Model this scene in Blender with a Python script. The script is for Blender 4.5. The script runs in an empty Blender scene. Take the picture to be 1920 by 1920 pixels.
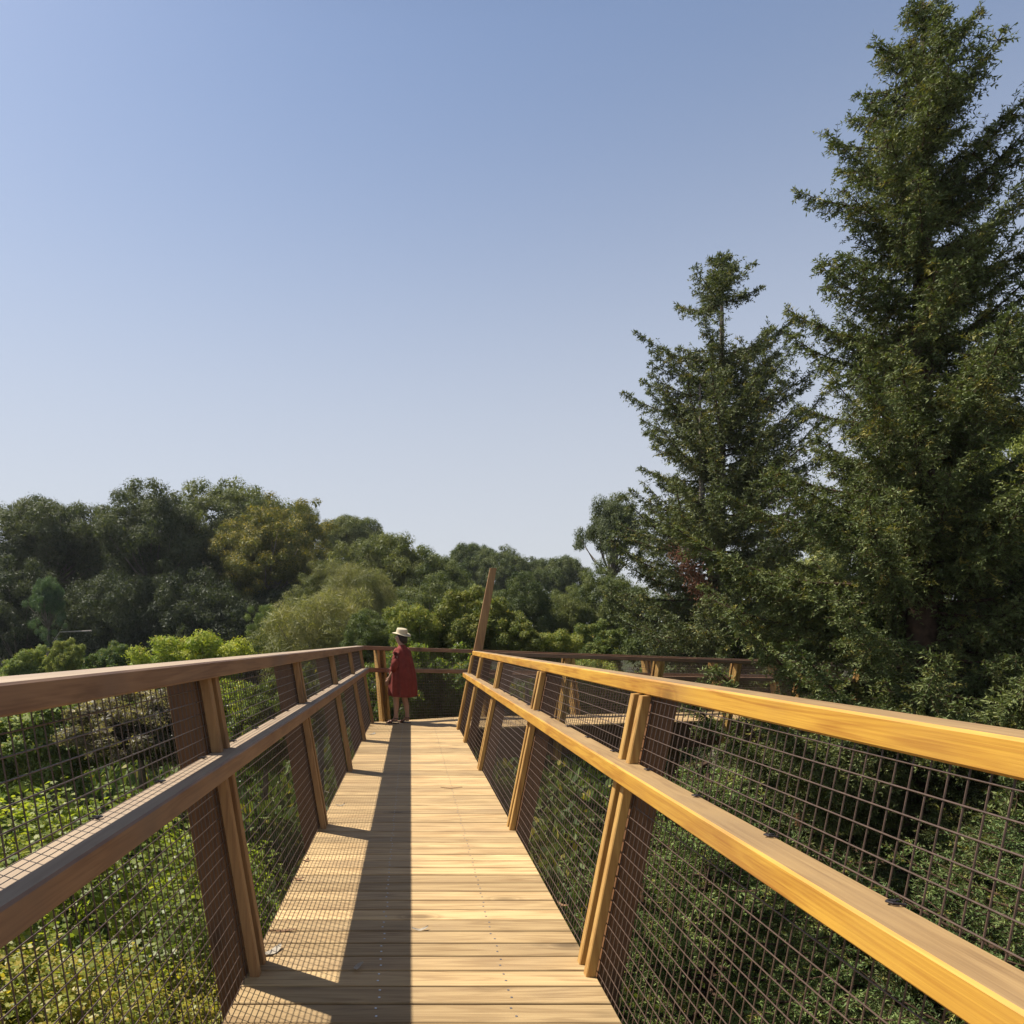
import bpy, math, random
import numpy as np
from mathutils import Vector, Matrix

R = math.radians
random.seed(7)
rng = np.random.default_rng(7)
scene = bpy.context.scene
COL = scene.collection
EYE = 1.4          # eye height above the deck (deck top is z = 0)
FPX = 1400.0       # focal length in photo pixels (photo is 1920 wide)
VX, VY = 770.0, 1202.0

# ------------------------------------------------------------------ camera
cam = bpy.data.cameras.new('camera')
cam.sensor_width = 36.0
cam.lens = FPX / 1920 * 36.0
cam.shift_x = (960 - VX) / 1920
cam.shift_y = -(960 - VY) / 1920
cam.clip_start = 0.05
cam.clip_end = 3000
co = bpy.data.objects.new('camera', cam)
co.location = (0, 0, EYE)
co.rotation_euler = (R(90), 0, 0)
COL.objects.link(co)
scene.camera = co

# ------------------------------------------------------------------ sky + sun
SUNV = Vector((-0.62, 0.29, 1.0)).normalized()
SUN_EL = math.asin(SUNV.z)
SUN_AZ = math.atan2(SUNV.x, SUNV.y)          # clockwise from +Y
world = bpy.data.worlds.new('World')
scene.world = world
world.use_nodes = True
wn = world.node_tree
for n in list(wn.nodes):
    wn.nodes.remove(n)
wo = wn.nodes.new('ShaderNodeOutputWorld')
bg = wn.nodes.new('ShaderNodeBackground')
sky = wn.nodes.new('ShaderNodeTexSky')
sky.sky_type = 'NISHITA'
sky.sun_disc = False
sky.sun_elevation = SUN_EL
sky.sun_rotation = SUN_AZ
sky.altitude = 100
sky.air_density = 1.0
sky.dust_density = 0.9
sky.ozone_density = 2.5
hs = wn.nodes.new('ShaderNodeHueSaturation')
hs.inputs['Saturation'].default_value = 1.06
wn.links.new(sky.outputs[0], hs.inputs['Color'])
wtc = wn.nodes.new('ShaderNodeTexCoord')
wsx = wn.nodes.new('ShaderNodeSeparateXYZ')
wn.links.new(wtc.outputs['Generated'], wsx.inputs[0])
wmr = wn.nodes.new('ShaderNodeMapRange')
wmr.interpolation_type = 'SMOOTHERSTEP'
wmr.inputs[1].default_value = -0.02; wmr.inputs[2].default_value = 0.80
wmr.inputs[3].default_value = 0.86; wmr.inputs[4].default_value = 0.10
wn.links.new(wsx.outputs[2], wmr.inputs[0])
wmx = wn.nodes.new('ShaderNodeMix'); wmx.data_type = 'RGBA'
wn.links.new(wmr.outputs[0], wmx.inputs[0])
wn.links.new(hs.outputs[0], wmx.inputs[6])
wmx.inputs[7].default_value = (4.75, 4.80, 5.05, 1)      # thin summer haze over the sea air
wzr = wn.nodes.new('ShaderNodeMapRange')                 # dims the sky above the frame to weaken the ambient fill
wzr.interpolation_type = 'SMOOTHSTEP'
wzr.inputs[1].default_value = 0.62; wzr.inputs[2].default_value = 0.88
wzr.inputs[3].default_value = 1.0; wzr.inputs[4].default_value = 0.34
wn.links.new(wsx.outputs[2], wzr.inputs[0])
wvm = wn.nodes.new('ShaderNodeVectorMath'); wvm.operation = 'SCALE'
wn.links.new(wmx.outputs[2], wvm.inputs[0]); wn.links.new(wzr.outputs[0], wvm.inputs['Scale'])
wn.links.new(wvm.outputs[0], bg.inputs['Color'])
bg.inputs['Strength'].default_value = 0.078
wn.links.new(bg.outputs[0], wo.inputs[0])
sl = bpy.data.lights.new('sun', 'SUN')
sl.energy = 5.0
sl.angle = R(0.53)
sl.color = (1.0, 0.93, 0.82)
so = bpy.data.objects.new('sun', sl)
so.rotation_euler = (-SUNV).to_track_quat('-Z', 'Y').to_euler()
so.location = SUNV * 60
COL.objects.link(so)
scene.view_settings.view_transform = 'Standard'
scene.view_settings.look = 'None'
scene.view_settings.exposure = 0.85
scene.view_settings.gamma = 1.0
scene.cycles.max_bounces = 6
scene.cycles.diffuse_bounces = 3
scene.cycles.transmission_bounces = 3
scene.cycles.use_denoising = True


# ------------------------------------------------------------------ helpers
def at(px, py, D):
    """world point at forward distance D seen at photo pixel (px, py)"""
    return Vector(((px - VX) / FPX * D, D, EYE - (py - VY) / FPX * D))


def tag(o, label=None, cat=None, group=None, kind=None):
    if label: o['label'] = label
    if cat: o['category'] = cat
    if group: o['group'] = group
    if kind: o['kind'] = kind
    return o


def empty(name, loc=(0, 0, 0), rz=0.0):
    o = bpy.data.objects.new(name, None)
    o.location = loc
    o.rotation_euler = (0, 0, rz)
    o.empty_display_size = 0.3
    COL.objects.link(o)
    return o


class MB:
    """collects geometry for ONE mesh object"""
    def __init__(self):
        self.v, self.f, self.m = [], [], []
        self.mat = 0

    def add(self, vs, fs):
        b = len(self.v)
        self.v += [tuple(p) for p in vs]
        for f in fs:
            self.f.append([i + b for i in f])
            self.m.append(self.mat)

    def rings(self, rings, cap=True, emats=None):
        n = len(rings[0])
        m0 = len(self.f)
        vs = [p for r in rings for p in r]
        fs = []
        for k in range(len(rings) - 1):
            for i in range(n):
                j = (i + 1) % n
                fs.append([k * n + i, k * n + j, (k + 1) * n + j, (k + 1) * n + i])
        if cap:
            fs.append(list(range(n))[::-1])
            fs.append([(len(rings) - 1) * n + i for i in range(n)])
        self.add(vs, fs)
        if emats:
            for k in range(len(rings) - 1):
                for i in range(n):
                    self.m[m0 + k * n + i] = emats.get(i, 0)

    def tube(self, pts, rad, n=6, cap=True):
        rs = []
        pts = [Vector(p) for p in pts]
        if not hasattr(rad, '__len__'):
            rad = [rad] * len(pts)
        for i, p in enumerate(pts):
            d = (pts[min(i + 1, len(pts) - 1)] - pts[max(i - 1, 0)])
            if d.length < 1e-9: d = Vector((0, 0, 1))
            d.normalize()
            a = d.cross(Vector((0, 0, 1)) if abs(d.z) < 0.9 else Vector((1, 0, 0))).normalized()
            b = d.cross(a)
            rs.append([p + (a * math.cos(t) + b * math.sin(t)) * rad[i]
                       for t in [2 * math.pi * k / n for k in range(n)]])
        self.rings(rs, cap)

    def build(self, name, mats, parent=None, smooth=False, loc=None):
        me = bpy.data.meshes.new(name)
        me.from_pydata(self.v, [], self.f)
        if not isinstance(mats, (list, tuple)): mats = [mats]
        for m in mats: me.materials.append(m)
        me.polygons.foreach_set('material_index', self.m)
        if smooth: me.polygons.foreach_set('use_smooth', [True] * len(me.polygons))
        import bmesh
        bm = bmesh.new(); bm.from_mesh(me)
        bmesh.ops.recalc_face_normals(bm, faces=bm.faces)
        bm.to_mesh(me); bm.free()
        me.update()
        o = bpy.data.objects.new(name, me)
        COL.objects.link(o)
        if parent: o.parent = parent
        if loc: o.location = loc
        return o


def np_mesh(name, V, F, attrs=None):
    """fast mesh from (N,3) verts and (M,k) faces"""
    me = bpy.data.meshes.new(name)
    M, k = F.shape
    me.vertices.add(len(V)); me.loops.add(M * k); me.polygons.add(M)
    me.vertices.foreach_set('co', V.astype(np.float32).ravel())
    me.loops.foreach_set('vertex_index', F.astype(np.int32).ravel())
    me.polygons.foreach_set('loop_start', np.arange(0, M * k, k, dtype=np.int32))
    me.update(calc_edges=True)
    for an, arr in (attrs or {}).items():
        a = me.attributes.new(an, 'FLOAT', 'POINT')
        a.data.foreach_set('value', arr.astype(np.float32))
    return me


# ------------------------------------------------------------------ materials
def new_mat(name):
    m = bpy.data.materials.new(name)
    m.use_nodes = True
    nt = m.node_tree
    bs = nt.nodes['Principled BSDF']
    return m, nt, bs


def nd(nt, t, **kw):
    n = nt.nodes.new(t)
    for k, v in kw.items():
        setattr(n, k, v)
    return n


def ramp(nt, src, stops):
    r = nt.nodes.new('ShaderNodeValToRGB')
    e = r.color_ramp.elements
    while len(e) < len(stops): e.new(0.5)
    for i, (p, c) in enumerate(stops):
        e[i].position = p
        e[i].color = (c[0], c[1], c[2], 1)
    nt.links.new(src, r.inputs[0])
    return r


def mixc(nt, fac, a, b, mode='MIX'):
    n = nt.nodes.new('ShaderNodeMix')
    n.data_type = 'RGBA'
    n.blend_type = mode
    for sock, val in ((n.inputs[0], fac), (n.inputs[6], a), (n.inputs[7], b)):
        if isinstance(val, (int, float)): sock.default_value = val
        elif isinstance(val, tuple): sock.default_value = (*val[:3], 1)
        else: nt.links.new(val, sock)
    return n.outputs[2]


def wood(name, light, dark, axis='Y', stain=0.35, rough=0.55, knots=True, island=False, grain=1.0, spec=0.35, fib=0.5):
    """planed timber; grain runs along the given object axis"""
    light = tuple(0.64 * c for c in light); dark = tuple(0.64 * c for c in dark)
    m, nt, bs = new_mat(name)
    L = nt.links.new
    tc = nd(nt, 'ShaderNodeTexCoord')
    src = tc.outputs['Object']
    if island:
        geo = nd(nt, 'ShaderNodeNewGeometry')
        ofs = nd(nt, 'ShaderNodeVectorMath', operation='SCALE')
        ofs.inputs[0].default_value = (37.0, 23.0, 11.0)
        L(geo.outputs['Random Per Island'], ofs.inputs['Scale'])
        ad = nd(nt, 'ShaderNodeVectorMath', operation='ADD')
        L(src, ad.inputs[0]); L(ofs.outputs[0], ad.inputs[1])
        src = ad.outputs[0]
    def mapped(sc_long, sc_x):
        mp = nd(nt, 'ShaderNodeMapping')
        s = {'Y': (sc_x, sc_long, sc_x), 'X': (sc_long, sc_x, sc_x), 'Z': (sc_x, sc_x, sc_long)}[axis]
        mp.inputs['Scale'].default_value = s
        L(src, mp.inputs['Vector'])
        return mp.outputs[0]
    # broad flame figure
    n1 = nd(nt, 'ShaderNodeTexNoise'); n1.inputs['Scale'].default_value = 1.0
    n1.inputs['Detail'].default_value = 4; n1.inputs['Distortion'].default_value = 0.8
    L(mapped(1.1, 16 * grain), n1.inputs['Vector'])
    wv = nd(nt, 'ShaderNodeMath', operation='MULTIPLY'); wv.inputs[1].default_value = 26
    L(n1.outputs[0], wv.inputs[0])
    sn = nd(nt, 'ShaderNodeMath', operation='SINE'); L(wv.outputs[0], sn.inputs[0])
    # fine fibres
    n2 = nd(nt, 'ShaderNodeTexNoise'); n2.inputs['Scale'].default_value = 1.0
    n2.inputs['Detail'].default_value = 3
    L(mapped(2.6, 190), n2.inputs['Vector'])
    # blotches of uneven stain
    n3 = nd(nt, 'ShaderNodeTexNoise'); n3.inputs['Scale'].default_value = 1.0
    n3.inputs['Detail'].default_value = 5
    L(mapped(2.2, 7), n3.inputs['Vector'])
    a = nd(nt, 'ShaderNodeMath', operation='MULTIPLY_ADD')
    a.inputs[1].default_value = 0.13; a.inputs[2].default_value = 0.25 - fib * 0.5
    L(sn.outputs[0], a.inputs[0])
    b = nd(nt, 'ShaderNodeMath', operation='MULTIPLY_ADD')
    b.inputs[1].default_value = fib
    L(n2.outputs[0], b.inputs[0]); L(a.outputs[0], b.inputs[2])
    c = nd(nt, 'ShaderNodeMath', operation='MULTIPLY_ADD')
    c.inputs[1].default_value = 0.7
    L(n3.outputs[0], c.inputs[0]); L(b.outputs[0], c.inputs[2])
    if island: c.inputs[1].default_value = 0.5; b.inputs[1].default_value = 0.7
    rp = ramp(nt, c.outputs[0], [(0.32, light), (0.62, tuple(0.5 * (light[i] + dark[i]) + 0.06 * (light[i] - dark[i]) for i in range(3))), (0.9, dark)])
    colr = rp.outputs[0]
    if knots:
        vo = nd(nt, 'ShaderNodeTexVoronoi'); vo.inputs['Scale'].default_value = 1.0
        L(mapped(1.5, 3.2), vo.inputs['Vector'])
        kr = ramp(nt, vo.outputs['Distance'], [(0.05, (1, 1, 1)), (0.11, (0.45, 0.45, 0.45)), (0.135, (0.12, 0.12, 0.12)), (0.15, (0.4, 0.4, 0.4)), (0.20, (0, 0, 0))])
        kf = nd(nt, 'ShaderNodeMath', operation='MULTIPLY'); kf.inputs[1].default_value = 0.75
        L(kr.outputs[0], kf.inputs[0])
        colr = mixc(nt, kf.outputs[0], colr, tuple(0.38 * x for x in dark))
    if island:
        hv = nd(nt, 'ShaderNodeHueSaturation')
        mr = nd(nt, 'ShaderNodeMapRange'); mr.inputs[3].default_value = 0.66; mr.inputs[4].default_value = 1.20
        L(geo.outputs['Random Per Island'], mr.inputs[0]); L(mr.outputs[0], hv.inputs['Value'])
        L(colr, hv.inputs['Color']); colr = hv.outputs[0]
    # worn, greyed patches
    n4 = nd(nt, 'ShaderNodeTexNoise'); n4.inputs['Scale'].default_value = 1.6; n4.inputs['Detail'].default_value = 6
    L(src, n4.inputs['Vector'])
    gr = ramp(nt, n4.outputs[0], [(0.5, (0, 0, 0)), (0.75, (1, 1, 1))])
    gf = nd(nt, 'ShaderNodeMath', operation='MULTIPLY'); gf.inputs[1].default_value = stain
    L(gr.outputs[0], gf.inputs[0])
    colr = mixc(nt, gf.outputs[0], colr, tuple(0.55 * x + 0.05 for x in dark))
    L(colr, bs.inputs['Base Color'])
    bs.inputs['Roughness'].default_value = rough
    bs.inputs['Specular IOR Level'].default_value = spec
    bp = nd(nt, 'ShaderNodeBump'); bp.inputs['Strength'].default_value = 0.25; bp.inputs['Distance'].default_value = 0.002
    L(n2.outputs[0], bp.inputs['Height']); L(bp.outputs[0], bs.inputs['Normal'])
    return m


M = {}
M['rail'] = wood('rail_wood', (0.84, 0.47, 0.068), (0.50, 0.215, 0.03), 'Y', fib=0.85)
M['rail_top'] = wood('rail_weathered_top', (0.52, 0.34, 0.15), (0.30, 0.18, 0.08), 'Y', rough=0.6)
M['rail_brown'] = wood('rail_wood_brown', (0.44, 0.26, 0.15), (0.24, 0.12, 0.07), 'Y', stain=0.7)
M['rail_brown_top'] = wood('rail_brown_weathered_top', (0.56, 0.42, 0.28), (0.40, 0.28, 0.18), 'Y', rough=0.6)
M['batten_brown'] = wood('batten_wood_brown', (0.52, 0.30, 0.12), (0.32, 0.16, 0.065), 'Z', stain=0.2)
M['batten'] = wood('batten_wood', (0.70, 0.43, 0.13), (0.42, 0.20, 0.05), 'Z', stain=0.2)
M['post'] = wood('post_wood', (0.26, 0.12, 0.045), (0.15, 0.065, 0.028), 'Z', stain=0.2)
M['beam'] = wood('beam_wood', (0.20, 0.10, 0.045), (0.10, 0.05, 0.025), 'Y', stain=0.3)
M['deck'] = wood('deck_wood', (0.87, 0.61, 0.30), (0.42, 0.26, 0.115), 'X', stain=0.35, island=True, rough=0.65, spec=0.25)


def simple(name, col, rough=0.6, metal=0.0, spec=0.4, noise=0.0, nscale=20):
    m, nt, bs = new_mat(name)
    col = tuple(0.68 * c for c in col)
    bs.inputs['Roughness'].default_value = rough
    bs.inputs['Metallic'].default_value = metal
    bs.inputs['Specular IOR Level'].default_value = spec
    tc = nd(nt, 'ShaderNodeTexCoord')
    n = nd(nt, 'ShaderNodeTexNoise'); n.inputs['Scale'].default_value = nscale; n.inputs['Detail'].default_value = 4
    nt.links.new(tc.outputs['Object'], n.inputs['Vector'])
    a = tuple(c * (1 - noise) for c in col); b = tuple(min(1, c * (1 + noise)) for c in col)
    rp = ramp(nt, n.outputs[0], [(0.3, a), (0.7, b)])
    nt.links.new(rp.outputs[0], bs.inputs['Base Color'])
    return m


M['wire'] = simple('brown_coated_wire', (0.115, 0.072, 0.052), 0.4, 0.0, 0.5, 0.25, 60)
M['screw'] = simple('steel_screw', (0.55, 0.55, 0.55), 0.3, 1.0, 0.5, 0.1)
M['clip'] = simple('dark_steel_clip', (0.09, 0.08, 0.085), 0.4, 0.6, 0.5, 0.3, 80)
M['bark'] = simple('redwood_bark', (0.10, 0.062, 0.042), 0.9, 0, 0.1, 0.45, 9)
M['palebark'] = simple('pale_bark', (0.22, 0.185, 0.15), 0.85, 0, 0.15, 0.5, 6)
M['deadwood'] = simple('bleached_dead_wood', (0.42, 0.38, 0.33), 0.85, 0, 0.15, 0.25, 12)
M['skin'] = simple('skin', (0.50, 0.29, 0.20), 0.55, 0, 0.35, 0.06, 30)
M['dress'] = simple('brick_red_linen', (0.235, 0.050, 0.040), 0.85, 0, 0.15, 0.18, 14)
M['hat'] = simple('cream_straw', (0.70, 0.60, 0.42), 0.8, 0, 0.2, 0.10, 120)
M['hair'] = simple('dark_brown_hair', (0.022, 0.014, 0.011), 0.6, 0, 0.4, 0.3, 60)
M['sandal'] = simple('dark_leather', (0.06, 0.025, 0.018), 0.5, 0, 0.4, 0.3, 60)
M['eyew'] = simple('eye_white', (0.7, 0.68, 0.65), 0.3, 0, 0.5, 0.02)
M['dryleaf'] = simple('silvery_dry_leaf', (0.48, 0.42, 0.33), 0.7, 0, 0.3, 0.25, 40)
M['brownleaf'] = simple('brown_dry_leaf', (0.28, 0.15, 0.07), 0.7, 0, 0.3, 0.35, 40)


def foliage_mat(name, trans=0.25, rough=0.6, spec=0.16, hue=0.03):
    """leaf colour comes from the object's own colour, varied leaf by leaf"""
    m, nt, bs = new_mat(name)
    L = nt.links.new
    oi = nd(nt, 'ShaderNodeObjectInfo')
    at_ = nd(nt, 'ShaderNodeAttribute', attribute_name='tint')
    at2 = nd(nt, 'ShaderNodeAttribute', attribute_name='tip')
    hv = nd(nt, 'ShaderNodeHueSaturation')
    mv = nd(nt, 'ShaderNodeMapRange'); mv.inputs[3].default_value = 0.72; mv.inputs[4].default_value = 1.55
    L(at_.outputs['Fac'], mv.inputs[0]); L(mv.outputs[0], hv.inputs['Value'])
    mh = nd(nt, 'ShaderNodeMapRange'); mh.inputs[3].default_value = 0.5 + hue; mh.inputs[4].default_value = 0.5 - hue
    L(at_.outputs['Fac'], mh.inputs[0]); L(mh.outputs[0], hv.inputs['Hue'])
    L(oi.outputs['Color'], hv.inputs['Color'])
    # young or dry tips
    c2 = mixc(nt, at2.outputs['Fac'], hv.outputs[0], (0.40, 0.30, 0.05))
    L(c2, bs.inputs['Base Color'])
    bs.inputs['Roughness'].default_value = rough
    bs.inputs['Specular IOR Level'].default_value = spec
    tr = nd(nt, 'ShaderNodeBsdfTranslucent')
    tcx = mixc(nt, 1.0, c2, (1.5, 1.55, 0.55), 'MULTIPLY')
    L(tcx, tr.inputs['Color'])
    mx = nd(nt, 'ShaderNodeMixShader'); mx.inputs[0].default_value = trans
    L(bs.outputs[0], mx.inputs[1]); L(tr.outputs[0], mx.inputs[2])
    out = [n for n in nt.nodes if n.type == 'OUTPUT_MATERIAL'][0]
    L(mx.outputs[0], out.inputs['Surface'])
    return m


M['leaf'] = foliage_mat('leaves')
M['needle'] = foliage_mat('needles', trans=0.15, rough=0.6, spec=0.2, hue=0.02)
M['broad'] = foliage_mat('broad_leaves', trans=0.48, rough=0.45, spec=0.3, hue=0.03)


# ------------------------------------------------------------------ terrain
def ground_z(x, y):
    x = np.asarray(x, dtype=float); y = np.asarray(y, dtype=float)
    z = -6.5 + 0.0 * x
    z = z + 0.075 * np.clip(y - 22, 0, 160)
    z = z + 0.05 * np.clip(-x - 8, 0, 90) * np.clip((y + 5) / 40, 0, 1)
    z = z + 0.9 * np.sin(x * 0.13 + 1.0) * np.cos(y * 0.11) + 0.35 * np.sin(x * 0.41 + y * 0.33)
    z = z + 1.9 * np.exp(-(((x + 7) / 4.5) ** 2 + ((y - 7) / 7) ** 2))
    return z


def build_ground():
    xs = np.concatenate([np.linspace(-260, -62, 12), np.linspace(-60, 60, 121), np.linspace(62, 260, 12)])
    ys = np.concatenate([np.linspace(-90, -22, 8), np.linspace(-20, 120, 141), np.linspace(125, 300, 12)])
    X, Y = np.meshgrid(xs, ys)
    Z = ground_z(X, np.minimum(Y, 182.0))
    nx, ny = len(xs), len(ys)
    V = np.stack([X.ravel(), Y.ravel(), Z.ravel()], 1)
    i = np.arange(nx - 1); j = np.arange(ny - 1)
    I, J = np.meshgrid(i, j)
    a = (J * nx + I).ravel()
    F = np.stack([a, a + 1, a + nx + 1, a + nx], 1)
    me = np_mesh('ground', V, F)
    me.polygons.foreach_set('use_smooth', [True] * len(me.polygons))
    m, nt, bs = new_mat('forest_floor')
    tc = nd(nt, 'ShaderNodeTexCoord')
    n1 = nd(nt, 'ShaderNodeTexNoise'); n1.inputs['Scale'].default_value = 0.6; n1.inputs['Detail'].default_value = 8
    n2 = nd(nt, 'ShaderNodeTexNoise'); n2.inputs['Scale'].default_value = 14; n2.inputs['Detail'].default_value = 6
    nt.links.new(tc.outputs['Object'], n1.inputs['Vector']); nt.links.new(tc.outputs['Object'], n2.inputs['Vector'])
    r1 = ramp(nt, n1.outputs[0], [(0.35, (0.035, 0.028, 0.018)), (0.55, (0.035, 0.05, 0.015)), (0.7, (0.06, 0.075, 0.02))])
    r2 = ramp(nt, n2.outputs[0], [(0.3, (0.5, 0.5, 0.5)), (0.7, (1.4, 1.3, 1.1))])
    nt.links.new(mixc(nt, 1.0, r1.outputs[0], r2.outputs[0], 'MULTIPLY'), bs.inputs['Base Color'])
    bs.inputs['Roughness'].default_value = 0.95
    bp = nd(nt, 'ShaderNodeBump'); bp.inputs['Distance'].default_value = 0.2
    nt.links.new(n2.outputs[0], bp.inputs['Height']); nt.links.new(bp.outputs[0], bs.inputs['Normal'])
    me.materials.append(m)
    o = bpy.data.objects.new('ground', me); COL.objects.link(o)
    tag(o, 'dark leafy forest floor sloping below the raised boardwalk', 'ground', kind='structure')


build_ground()

# ------------------------------------------------------------------ boardwalk
XL, XR = -0.678, 0.777
YF = 12.88                     # left corner where the walk turns right
YN = 12.05                     # right corner
MS = 0.59                      # slope dY/dX of the second walkway
DIR = Vector((1, MS, 0)).normalized()
PHI = -math.atan2(DIR.x, DIR.y)
TURN = math.tan(-PHI / 2)


def clip_poly(poly, a, b, c):
    """keep a*x+b*y <= c"""
    out = []
    for i in range(len(poly)):
        p, q = poly[i], poly[(i + 1) % len(poly)]
        dp = a * p[0] + b * p[1] - c
        dq = a * q[0] + b * q[1] - c
        if dp <= 0: out.append(p)
        if (dp < 0 < dq) or (dq < 0 < dp):
            t = dp / (dp - dq)
            out.append((p[0] + t * (q[0] - p[0]), p[1] + t * (q[1] - p[1])))
    return out


def plank_prism(mb, poly, zf, t=0.032, ch=0.003):
    if len(poly) < 3: return
    cx = sum(p[0] for p in poly) / len(poly); cy = sum(p[1] for p in poly) / len(poly)
    def inset(p, d):
        v = Vector((p[0] - cx, p[1] - cy)); l = v.length
        # inset each axis separately so thin boards keep their chamfer
        return (p[0] - math.copysign(min(d, abs(v.x)), v.x), p[1] - math.copysign(min(d, abs(v.y)), v.y))
    r0 = [(p[0], p[1], zf(p[0]) - t) for p in poly]
    r1 = [(p[0], p[1], zf(p[0]) - ch) for p in poly]
    r2 = [(*inset(p, ch), zf(p[0])) for p in poly]
    mb.rings([r0, r1, r2])


def build_boardwalk():
    root = empty('boardwalk', (0, 0, 0))
    tag(root, 'pale timber plank boardwalk running forward between the railings and turning right', 'boardwalk')
    d = MB(); sc = MB()
    pitch = 0.1443; gap = 0.011
    k = -34
    rnd = random.Random(3)
    while True:
        y0 = 2.889 + k * pitch; y1 = y0 + pitch - gap
        k += 1
        if y0 > 13.8: break
        e = rnd.uniform(-0.004, 0.004)
        poly = [(XL - 0.012 + e, y0), (XR - 0.002, y0), (XR - 0.002, y1), (XL - 0.012 + e, y1)]
        # far edge  y <= YF + MS (x - XL)
        poly = clip_poly(poly, -MS, 1, YF - MS * XL)
        h = rnd.uniform(-0.0012, 0.0012)
        plank_prism(d, poly, lambda x, h=h: h)
        if y1 < 12.8:
            for xx in (-0.13, 0.39):
                for yy in (0.3, 0.72):
                    cxx = xx + rnd.uniform(-0.008, 0.008); cyy = y0 + pitch * yy
                    ring = [(cxx + 0.0055 * math.cos(a), cyy + 0.0055 * math.sin(a)) for a in [i * math.pi / 3 for i in range(6)]]
                    sc.rings([[(p[0], p[1], h - 0.002) for p in ring], [(p[0], p[1], h + 0.0012) for p in ring]])
    # second arm
    zf = lambda x: -0.04 * max(0.0, x - XR)
    nrm = Vector((DIR.y, -DIR.x, 0))          # to the right-hand (near) side
    P0 = Vector((XR, YN, 0)); W = 1.69 * DIR.x
    k = 0
    while k < 140:
        s0 = -0.1 + k * pitch; s1 = s0 + pitch - gap
        k += 1
        a = P0 + DIR * s0; b = P0 + DIR * s1
        q = [a, b, b - nrm * W, a - nrm * W]
        poly = clip_poly([(p.x, p.y) for p in q], -1, 0, -(XR + 0.004))
        if len(poly) >= 3:
            plank_prism(d, poly, zf)
    d.build('deck', M['deck'], root)
    o = sc.build('screw_heads', M['screw'], root); o['kind'] = 'stuff'
    # stringers under the first arm
    for x in (XL + 0.06, -0.13, 0.39, XR - 0.10):
        b = MB(); w = 0.045
        b.rings([[(x - w, y, -0.30), (x + w, y, -0.30), (x + w, y, -0.036), (x - w, y, -0.036)] for y in (-2.2, 12.0)])
        b.build('joist', M['beam'], root)
    # deep side beams of the second arm
    for off in (0.10, W - 0.10):
        b = MB(); rs = []
        for s in (0.9, 6.0, 12.0, 19.8):
            c = P0 + DIR * s - nrm * off; z = zf(c.x) - 0.036
            rs.append([(c - nrm * .05) + Vector((0, 0, z - .5)), (c + nrm * .05) + Vector((0, 0, z - .5)), (c + nrm * .05) + Vector((0, 0, z)), (c - nrm * .05) + Vector((0, 0, z))])
        b.rings(rs); b.build('side_beam', M['beam'], root)
    # round timber legs carrying it
    spots = [(XL + .25, 1.2), (XR - .25, 1.2), (XL + .25, 6.6), (XR - .25, 6.6), (XL + .3, 12.3), (XR - .1, 12.3)]
    for s in (5.5, 11.0, 16.5):
        for off in (0.35, W - 0.35):
            c = P0 + DIR * s - nrm * off; spots.append((c.x, c.y))
    for (x, y) in spots:
        b = MB(); b.tube([(x, y, float(ground_z(x, y)) - 0.3), (x, y, -0.30 if x < 1 else zf(x) - 0.2)], 0.11, 12)
        b.build('support_pile', M['beam'], root, smooth=False)


build_boardwalk()


def chamfer(v0, v1, z0, z1, c=0.006):
    return [(v0 + c, z0), (v1 - c, z0), (v1, z0 + c), (v1, z1 - c), (v1 - c, z1), (v0 + c, z1), (v0, z1 - c), (v0, z0 + c)]


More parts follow.
